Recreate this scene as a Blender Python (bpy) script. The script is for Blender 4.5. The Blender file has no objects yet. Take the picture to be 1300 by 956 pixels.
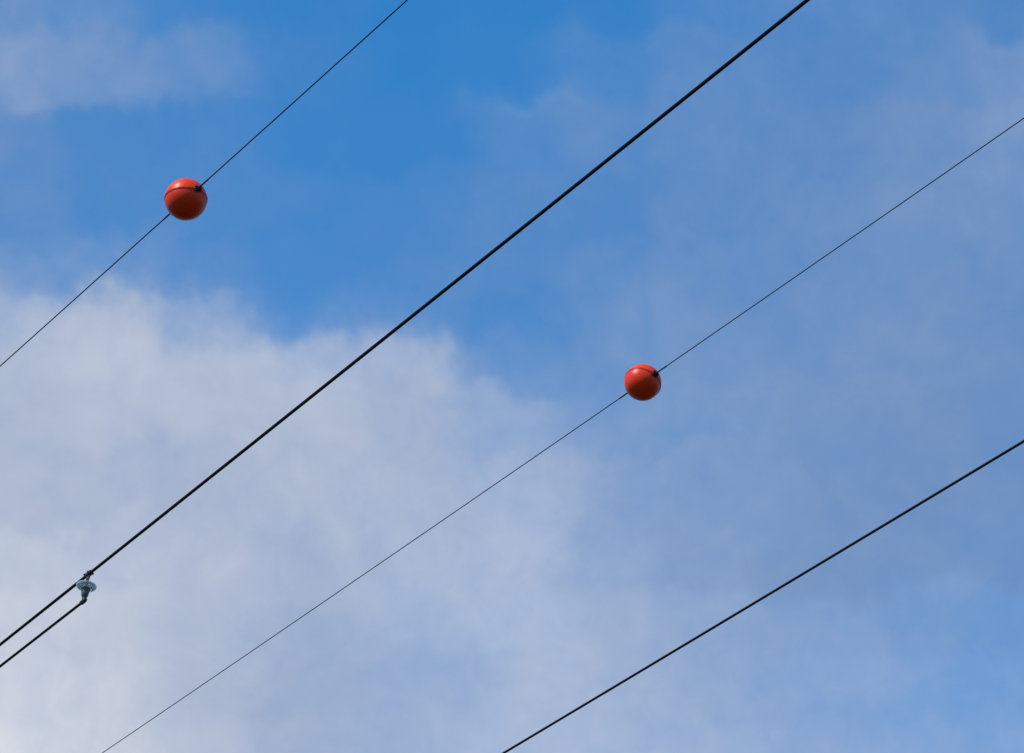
import bpy, bmesh, math, numpy as np
from mathutils import Vector, Matrix, noise
S=bpy.context.scene
F=3950.0; CX,CY=650.0,478.0; P=math.radians(32.5); CAM=Vector((0,0,1.6))
S.view_settings.view_transform='Standard'; S.view_settings.look='None'; S.view_settings.exposure=0
# ---------------- camera
cd=bpy.data.cameras.new("camera"); cam=bpy.data.objects.new("camera",cd); S.collection.objects.link(cam)
cam.location=CAM; cam.rotation_euler=(math.radians(90)+P,0,0); cd.sensor_width=36; cd.lens=36*F/1300
cd.clip_start=0.1; cd.clip_end=30000; S.camera=cam
RT=Vector((1,0,0)); UP=Vector((0,-math.sin(P),math.cos(P))); FW=Vector((0,math.cos(P),math.sin(P)))
def bearing(px,py): return FW*F+RT*(px-CX)-UP*(py-CY)
def at_height(px,py,h):
    d=bearing(px,py); return CAM+d*((h-CAM.z)/d.z)
# ---------------- helpers
def lin(c):
    c=np.asarray(c,float)/255.; return np.where(c<=0.04045,c/12.92,((c+0.055)/1.055)**2.4)
def mat(name,base,rough=0.5,metal=0.0,spec=0.5,var=None,bump=0.0,scale=8,trans=0.0,coat=0.0):
    m=bpy.data.materials.new(name); m.use_nodes=True; nt=m.node_tree; b=nt.nodes["Principled BSDF"]
    b.inputs["Roughness"].default_value=rough; b.inputs["Metallic"].default_value=metal
    b.inputs["Specular IOR Level"].default_value=spec
    b.inputs["Transmission Weight"].default_value=trans; b.inputs["Coat Weight"].default_value=coat
    tc=nt.nodes.new("ShaderNodeTexCoord"); n=nt.nodes.new("ShaderNodeTexNoise")
    n.inputs["Scale"].default_value=scale; n.inputs["Detail"].default_value=8; n.inputs["Roughness"].default_value=0.65
    nt.links.new(tc.outputs["Object"],n.inputs["Vector"])
    r=nt.nodes.new("ShaderNodeValToRGB"); r.color_ramp.elements[0].position=0.35; r.color_ramp.elements[1].position=0.68
    v=var if var else tuple(x*0.75 for x in base)
    r.color_ramp.elements[0].color=(*v,1); r.color_ramp.elements[1].color=(*base,1)
    nt.links.new(n.outputs["Fac"],r.inputs["Fac"]); nt.links.new(r.outputs["Color"],b.inputs["Base Color"])
    if bump:
        bp=nt.nodes.new("ShaderNodeBump"); bp.inputs["Strength"].default_value=bump; bp.inputs["Distance"].default_value=0.01
        nt.links.new(n.outputs["Fac"],bp.inputs["Height"]); nt.links.new(bp.outputs["Normal"],b.inputs["Normal"])
    return m
def new_obj(name,bm,m,parent=None,M=None):
    me=bpy.data.meshes.new(name); bm.to_mesh(me); bm.free(); me.materials.append(m)
    o=bpy.data.objects.new(name,me); S.collection.objects.link(o)
    if parent: o.parent=parent
    if M is not None: o.matrix_local=M
    return o
def lathe(prof,seg=96,smooth=True,sharp=35):
    bm=bmesh.new(); rings=[]
    for r,z in prof:
        if r<1e-6: rings.append([bm.verts.new((0,0,z))])
        else: rings.append([bm.verts.new((r*math.cos(2*math.pi*i/seg),r*math.sin(2*math.pi*i/seg),z)) for i in range(seg)])
    for a,b in zip(rings,rings[1:]):
        for i in range(seg):
            j=(i+1)%seg
            if len(a)==1 and len(b)==1: continue
            if len(a)==1: f=[a[0],b[j],b[i]]
            elif len(b)==1: f=[a[i],a[j],b[0]]
            else: f=[a[i],a[j],b[j],b[i]]
            bm.faces.new(f)
    bmesh.ops.recalc_face_normals(bm,faces=bm.faces)
    for f in bm.faces: f.smooth=smooth
    for e in bm.edges:
        if len(e.link_faces)==2 and e.calc_face_angle(0)>math.radians(sharp): e.smooth=False
    return bm
def box(sx,sy,sz,loc=(0,0,0),bev=0.003):
    bm=bmesh.new(); bmesh.ops.create_cube(bm,size=1,matrix=Matrix.Translation(loc)@Matrix.Diagonal((sx,sy,sz,1)))
    if bev: bmesh.ops.bevel(bm,geom=bm.edges[:],offset=bev,segments=2,affect='EDGES',profile=0.6)
    return bm
def tube(name,pts,rad,m,parent=None,res=8,cyc=False):
    c=bpy.data.curves.new(name,'CURVE'); c.dimensions='3D'; c.bevel_depth=rad; c.bevel_resolution=res; c.use_fill_caps=True
    s=c.splines.new('POLY'); s.points.add(len(pts)-1); s.use_cyclic_u=cyc; s.use_smooth=True
    for q,p in zip(s.points,pts): q.co=(*p,1)
    c.materials.append(m); o=bpy.data.objects.new(name,c); S.collection.objects.link(o)
    if parent: o.parent=parent
    return o
# ---------------- materials
orange=mat("marker_orange",(0.90,0.050,0.003),0.40,spec=0.25,var=(0.72,0.028,0.002),scale=5,bump=0.06)
steel=mat("weathered_steel",(0.05,0.05,0.05),0.65,0.1,spec=.3,scale=40,bump=0.3)
castm=mat("cast_cap",(0.10,0.095,0.085),0.35,0.25,var=(0.03,0.028,0.025),scale=30,bump=0.2)
gasket=mat("gasket_black",(0.012,0.010,0.010),0.8)
wirem=mat("weathered_conductor",(0.012,0.012,0.016),0.8,0.0,spec=0.12,scale=3)
glass=mat("toughened_glass",(0.80,0.80,0.74),0.15,trans=0.72,var=(0.62,0.63,0.60),scale=10)
# ---------------- wires
def wire(name,p1,p2,h,rad,k=0.0002,lo=-120,hi=120,start=None):
    a=at_height(*p1,h); b=at_height(*p2,h)
    L=(b-a).length; d=(b-a)/L; mid=(a+b)/2
    def pos(s): return mid+d*s+Vector((0,0,k*(s*s-(L/2)**2)))
    s0=-L/2+lo if start is None else start; s1=L/2+hi
    n=140; pts=[pos(s0+(s1-s0)*i/n) for i in range(n+1)]
    o=tube(name,pts,rad,wirem)
    return o,pos,d,L
def s_of_pixel(pos,L,px):
    lo,hi=-L,L
    def X(s):
        v=pos(s)-CAM; return CX+F*v.dot(RT)/v.dot(FW)
    inc=X(hi)>X(lo)
    for _ in range(60):
        m=(lo+hi)/2
        if (X(m)<px)==inc: lo=m
        else: hi=m
    return (lo+hi)/2
_,posA,dA,LA=wire("power_line",(0,465),(517,0),27.3,0.0088)
_,posB,dB,LB=wire("power_line",(0,818.5),(1025,0),20.3,0.0195,k=0.00012)
_,posC,dC,LC=wire("power_line",(262,866),(1300,150),27.9,0.0080,k=0.00022)
_,posD,dD,LD=wire("power_line",(790,866),(1300,560),20.3,0.0165,k=0.00015)
# ---------------- marker balls
def ball(pos,L,d,px,diam,roll):
    R=diam/2
    s=s_of_pixel(pos,L,px); c=pos(s)
    e=bpy.data.objects.new("aerial_marker_ball",None); e.empty_display_size=0.4; S.collection.objects.link(e)
    x=(pos(s+.1)-pos(s-.1)).normalized(); y=Vector((0,0,1)).cross(x).normalized(); z=x.cross(y)
    M=Matrix((x,y,z)).transposed().to_4x4(); M=Matrix.Translation(c)@M@Matrix.Rotation(roll,4,'X'); e.matrix_world=M
    prof=[(R-.02,.004),(R+.004,.004),(R+.0065,.006),(R+.0065,.012),(R+.005,.0145),(R+.0005,.0165)]
    t0=math.asin(.0175/R)
    for i in range(0,41):
        t=t0+(math.pi/2-t0)*i/40; prof.append((R*math.cos(t) if i<40 else 0,R*math.sin(t)))
    new_obj("upper_shell",lathe(prof),orange,e)
    new_obj("lower_shell",lathe([(r,-zz) for r,zz in prof]),orange,e)
    new_obj("seam_gasket",lathe([(R-.02,-.004),(R+.002,-.004),(R+.002,.004),(R-.02,.004)]),gasket,e)
    for i in range(12):
        a=math.radians(15+30*i)
        b=lathe([(0,-.019),(.006,-.019),(.006,.019),(0,.019)],6)
        new_obj("flange_bolt_%d"%(i+1),b,steel,e,Matrix.Translation(((R+.001)*math.cos(a),(R+.001)*math.sin(a),0)))
    for k,sg in enumerate((1,-1)):
        Mx=Matrix.Rotation(sg*math.pi/2,4,'Y')
        new_obj("cable_collar_%d"%(k+1),lathe([(.0,R-.02),(.040,R-.02),(.040,R+.006),(.034,R+.012),(.018,R+.014),(.018,R+.05),(0,R+.05)],32),gasket,e,Mx)
        for j,q in enumerate((1,-1)):
            new_obj("clamp_plate_%d_%d"%(k+1,j+1),box(.045,.105,.012,(sg*(R+.032),0,q*.017),.003),steel,e)
        for j,q in enumerate((1,-1)):
            new_obj("clamp_bolt_%d_%d"%(k+1,j+1),lathe([(0,-.042),(.010,-.042),(.010,-.030),(.005,-.030),(.005,.030),(.010,.030),(.010,.042),(0,.042)],6),steel,e,Matrix.Translation((sg*(R+.032),q*.036,0)))
        tube("armour_rod_%d"%(k+1),[(sg*(R+.0),0,0),(sg*(R+.30),0,0)],.0115,wirem,e)
    return e,c
_,cA=ball(posA,LA,dA,236,.60,math.radians(2))
ball(posC,LC,dC,816,.585,math.radians(-24))
# ---------------- insulator and lower conductor
sI=s_of_pixel(posB,LB,112.5); top=posB(sI)
H=0.40
ins=bpy.data.objects.new("glass_insulator",None); S.collection.objects.link(ins)
bot=at_height(106.0,763.5,top.z-H)
zax=(top-bot).normalized(); xax=(dB-zax*dB.dot(zax)).normalized(); yax=zax.cross(xax)
ins.matrix_world=Matrix.Translation(top)@Matrix((xax,yax,zax)).transposed().to_4x4()
new_obj("suspension_clamp",lathe([(0,-.07),(.028,-.07),(.034,-.055),(.034,.055),(.028,.07),(0,.07)],24),steel,ins,Matrix.Rotation(math.pi/2,4,'Y'))
new_obj("clamp_ear",box(.07,.022,.09,(0,0,-.045),.006),steel,ins)
for j,q in enumerate((1,-1)):
    new_obj("clamp_bolt_%d"%(j+1),lathe([(0,-.045),(.013,-.045),(.013,-.032),(.007,-.032),(.007,.032),(.013,.032),(.013,.045),(0,.045)],6),steel,ins,Matrix.Translation((q*.045,0,0))@Matrix.Rotation(math.pi/2,4,'X'))
ring=[(.030*math.cos(t),0,-.085+.034*math.sin(t)) for t in np.linspace(0,2*math.pi,24,endpoint=False)]
tube("shackle",ring,.008,steel,ins,cyc=True)
new_obj("pin",lathe([(0,-.10),(.012,-.10),(.012,-.19),(.020,-.20),(.020,-.215),(0,-.215)],24),steel,ins)
zt=-.178
out=[(.018,zt-.0),(.030,zt+.006),(.040,zt-.008),(.055,zt-.006),(.062,zt+.006),(.070,zt-.008),(.084,zt-.006),(.090,zt+.006),(.098,zt-.006),(.112,zt-.004),(.124,zt+.008),(.128,zt+.006),(.128,zt-.002),(.118,zt-.014),(.100,zt-.024),(.080,zt-.031),(.060,zt-.040),(.046,zt-.050),(.018,zt-.052),(.018,zt)]
new_obj("glass_shed",lathe(out,96,sharp=60),glass,ins)
new_obj("cap",lathe([(0,-.205),(.040,-.205),(.052,-.222),(.054,-.238),(.050,-.262),(.047,-.29),(.043,-.318),(.034,-.338),(.026,-.350),(.026,-.372),(0,-.372)],48,sharp=50),castm,ins)
new_obj("cement_band",lathe([(0,-.200),(.047,-.200),(.047,-.222),(0,-.222)],48),mat("cement",(.30,.29,.27),.9),ins)
new_obj("dead_end_clamp",lathe([(0,-.07),(.022,-.07),(.029,-.05),(.029,.03),(.020,.06),(0,.06)],24),steel,ins,
        Matrix.Translation((0,0,-H))@Matrix.Rotation(math.pi/2,4,'Y'))
a=bot; b=at_height(0,846,top.z-H)
_d=(b-a).normalized(); n=80
tube("power_line",[a+_d*(170*i/n)+Vector((0,0,0.00012*((170*i/n)**2-(170*i/n)*(b-a).length))) for i in range(n+1)],.0175,wirem)
# ---------------- sun
SUNDIR=Vector((-0.60,-0.42,0.85)).normalized()
el=math.asin(SUNDIR.z); az=math.atan2(SUNDIR.x,SUNDIR.y)
sl=bpy.data.lights.new("sun",'SUN'); sl.energy=3.9; sl.angle=math.radians(0.5); sl.color=(1,.95,.88)
so=bpy.data.objects.new("sun",sl); S.collection.objects.link(so); so.rotation_euler=(-SUNDIR).to_track_quat('-Z','Y').to_euler(); so.location=(0,0,60)
# ---------------- world
w=bpy.data.worlds.new("World"); S.world=w; w.use_nodes=True; nt=w.node_tree
bg=nt.nodes["Background"]; sky=nt.nodes.new("ShaderNodeTexSky"); sky.sky_type='NISHITA'; sky.sun_disc=False
sky.sun_elevation=el; sky.sun_rotation=az; sky.ozone_density=2.0; sky.dust_density=0.2; sky.air_density=1.0
mx=nt.nodes.new("ShaderNodeMix"); mx.data_type='RGBA'; mx.blend_type='MULTIPLY'; mx.inputs[0].default_value=1
mx.inputs[7].default_value=(0.22,0.97,1.40,1)
nt.links.new(sky.outputs[0],mx.inputs[6]); nt.links.new(mx.outputs[2],bg.inputs[0]); bg.inputs[1].default_value=0.15
# ---------------- cloud dome
xs=np.arange(0,1301,130.)
rows={-90:[(112,150,205),(100,148,208),(68,140,213),(56,138,214),(54,140,217),(56,142,218),(62,142,216),(74,146,214),(84,148,211),(80,142,208),(72,136,206)],
0:[(112,150,205),(100,150,208),(68,142,213),(56,138,213),(54,140,217),(56,142,218),(62,142,216),(74,146,213),(86,148,210),(84,143,207),(78,140,207)],
90:[(132,158,205),(118,155,205),(100,150,208),(60,138,210),(54,137,214),(60,142,216),(76,145,212),(90,147,207),(88,144,205),(94,147,204),(108,152,204)],
180:[(98,143,202),(80,142,207),(74,141,208),(56,135,210),(56,136,211),(84,146,209),(92,147,206),(96,146,203),(98,146,202),(108,149,200),(116,153,202)],
270:[(92,145,204),(74,140,207),(76,142,207),(64,138,208),(70,140,208),(88,144,206),(82,142,206),(98,146,202),(106,148,200),(114,150,199),(114,149,199)],
340:[(110,155,207),(96,152,208),(82,146,208),(66,140,209),(76,142,207),(88,144,206),(98,146,203),(104,147,201),(108,147,199),(112,148,198),(110,147,197)],
395:[(156,178,211),(178,189,212),(144,172,210),(84,150,212),(84,146,209),(74,142,209),(104,150,205),(110,150,201),(108,147,200),(112,148,197),(108,145,196)],
450:[(174,187,212),(187,196,213),(184,194,213),(164,183,213),(158,179,211),(104,152,207),(110,152,203),(112,150,200),(112,148,199),(114,148,197),(110,145,196)],
530:[(170,182,208),(178,189,210),(180,190,210),(176,188,210),(162,179,208),(142,170,210),(120,155,204),(116,151,201),(114,148,198),(114,147,196),(108,145,195)],
620:[(172,185,209),(169,182,207),(167,181,207),(170,184,209),(164,181,209),(162,182,212),(138,164,205),(124,153,200),(118,149,197),(114,146,195),(110,145,195)],
710:[(190,199,217),(182,193,213),(173,186,210),(163,179,208),(163,181,210),(168,187,214),(142,168,207),(132,158,202),(124,151,197),(116,148,196),(108,146,197)],
800:[(196,204,220),(188,197,215),(172,186,210),(154,174,206),(159,180,212),(171,189,216),(156,175,208),(142,165,206),(130,158,204),(122,154,204),(112,152,206)],
880:[(200,207,222),(194,201,218),(173,185,209),(154,173,205),(155,176,210),(164,184,213),(158,177,210),(148,169,208),(136,164,208),(126,160,209),(116,156,210)],
970:[(202,209,223),(196,203,219),(178,189,211),(160,177,207),(156,176,210),(160,180,212),(160,179,211),(150,172,210),(140,166,209),(132,162,210),(122,159,210)]}
BLUE=lin((54,138,216)); SHADE=lin((115,145,190)); LIT=lin((224,226,232))
cg,tg=np.meshgrid(np.linspace(0,1,81),np.linspace(0,1,41),indexing='ij')
pred=(1-cg)[...,None]*BLUE+cg[...,None]*(SHADE+tg[...,None]*(LIT-SHADE))
cp=[];cv=[]
for y,row in rows.items():
    for x,c in zip(xs,row):
        e=((pred-lin(c))**2).sum(-1)+1e-4*(tg-0.3)**2; i=np.unravel_index(e.argmin(),e.shape)
        cp.append((x,y)); cv.append((cg[i],tg[i]))
cp=np.array(cp,float); cv=np.array(cv,float)
def axis(c,half,step,lo,hi,coarse):
    a=list(np.arange(c-half,c+half+1e-6,step))
    l=list(np.linspace(lo,c-half,coarse,endpoint=False)); h=list(np.linspace(hi,c+half,coarse,endpoint=False))[::-1]
    return np.array(l+a+h)
azs=axis(0,14,0.075,-180,180,50); els=axis(32.5,8.5,0.075,-3,90,28)
A,E=np.meshgrid(np.radians(azs),np.radians(els)); A=A.ravel();E=E.ravel()
D=np.stack([np.cos(E)*np.sin(A),np.cos(E)*np.cos(A),np.sin(E)],1)
fw,up,rt=[np.array(v) for v in (FW,UP,RT)]
zf=D@fw; N=len(D)
PX=np.full(N,5000.);PY=np.full(N,5000.); ok=zf>0.8
PX[ok]=CX+F*(D[ok]@rt)/zf[ok]; PY[ok]=CY-F*(D[ok]@up)/zf[ok]
cover=np.zeros(N);tone=np.zeros(N)
sun=np.array(SUNDIR)
for i in range(N):
    d=Vector(D[i])
    inview=(-500<PX[i]<1800) and (-500<PY[i]<1500)
    if inview:
        q=d*14.; q2=d*45.
        wx=22*noise.fractal(q,1.0,2.0,4)+28*noise.fractal(q2,0.75,2.0,5)
        wy=22*noise.fractal(q+Vector((31,7,3)),1.0,2.0,4)+28*noise.fractal(q2+Vector((5,17,9)),0.75,2.0,5)
        x=PX[i]+wx;y=PY[i]+wy
        g=np.exp(-(((cp[:,0]-x)/60.)**2+((cp[:,1]-y)/34.)**2))+1e-9
        c,t=(g[:,None]*cv).sum(0)/g.sum()
    else:
        c=t=0
    gc=min(1,max(0,.45+.6*noise.fractal(d*3,1.0,2.0,5)));gt=.35
    m=max(0,max(-PX[i],PX[i]-1300,-PY[i],PY[i]-960))/450.; m=min(1,m)
    c=c*(1-m)+gc*m; t=t*(1-m)+gt*m
    sd=math.degrees(math.acos(max(-1,min(1,float(D[i]@sun)))))
    c*=min(1,max(0,(sd-8)/15))
    cover[i]=c;tone[i]=t
Rr=6000.
me=bpy.data.meshes.new("sky"); nx,ny=len(azs),len(els)
ii=(np.arange(ny-1)[:,None]*nx+np.arange(nx-1)[None]).ravel()
faces=np.stack([ii,ii+1,ii+1+nx,ii+nx],1)[:,::-1]
me.from_pydata((D*Rr).tolist(),[],faces.tolist()); me.update()
for nm,arr in (("cloud_cover",cover),("cloud_tone",tone)):
    at=me.attributes.new(nm,'FLOAT','POINT'); at.data.foreach_set("value",arr.astype(np.float32))
for p in me.polygons: p.use_smooth=True
sk=bpy.data.objects.new("sky",me); S.collection.objects.link(sk)
m=bpy.data.materials.new("cloud_layer"); m.use_nodes=True; nt=m.node_tree; nt.nodes.clear()
m.cycles.emission_sampling='NONE'
NN=nt.nodes.new; LK=nt.links.new
tc=NN("ShaderNodeTexCoord"); vm=NN("ShaderNodeVectorMath"); vm.operation='NORMALIZE'; LK(tc.outputs["Object"],vm.inputs[0])
def nz(sc,det,ro,dist=0):
    n=NN("ShaderNodeTexNoise"); n.inputs["Scale"].default_value=sc; n.inputs["Detail"].default_value=det
    n.inputs["Roughness"].default_value=ro; n.inputs["Distortion"].default_value=dist; LK(vm.outputs[0],n.inputs["Vector"]); return n.outputs["Fac"]
def mth(op,a,b=None,c=None,clamp=False):
    n=NN("ShaderNodeMath"); n.operation=op; n.use_clamp=clamp
    for i,v in enumerate((a,b,c)):
        if v is None: continue
        if isinstance(v,(int,float)): n.inputs[i].default_value=v
        else: LK(v,n.inputs[i])
    return n.outputs[0]
ac=NN("ShaderNodeAttribute"); ac.attribute_name="cloud_cover"; at=NN("ShaderNodeAttribute"); at.attribute_name="cloud_tone"
C=ac.outputs["Fac"]; T=at.outputs["Fac"]
n1=mth('SUBTRACT',nz(20,6,.58,.5),.5); n2=mth('SUBTRACT',nz(65,6,.6,.4),.5)
edge=mth('MULTIPLY_ADD',mth('MULTIPLY',C,mth('SUBTRACT',1.08,C)),2.6,.02)
dn=mth('ADD',mth('MULTIPLY',n1,.40),mth('MULTIPLY',n2,.36))
cov=mth('MULTIPLY_ADD',dn,edge,C,clamp=True)
# lit parts of the cloud are the thick ones: tone relief grows with tone
amp=mth('MULTIPLY_ADD',T,.9,.35)
tn=mth('ADD',T,mth('MULTIPLY',amp,mth('ADD',mth('MULTIPLY',n1,.38),mth('MULTIPLY',n2,.24))),clamp=True)
mc=NN("ShaderNodeMix"); mc.data_type='RGBA'; LK(tn,mc.inputs[0])
mc.inputs[6].default_value=(*SHADE,1); mc.inputs[7].default_value=(*LIT,1)
em=NN("ShaderNodeEmission"); LK(mc.outputs[2],em.inputs[0]); tr=NN("ShaderNodeBsdfTransparent")
ms=NN("ShaderNodeMixShader"); LK(cov,ms.inputs[0]); LK(tr.outputs[0],ms.inputs[1]); LK(em.outputs[0],ms.inputs[2])
o=NN("ShaderNodeOutputMaterial"); LK(ms.outputs[0],o.inputs[0]); me.materials.append(m)
# ---------------- ground
bm=bmesh.new(); bmesh.ops.create_circle(bm,cap_ends=True,segments=96,radius=5900)
gm=mat("meadow",(0.055,0.060,0.028),0.95,spec=.1,var=(0.032,0.036,0.016),scale=.15)
new_obj("ground",bm,gm)
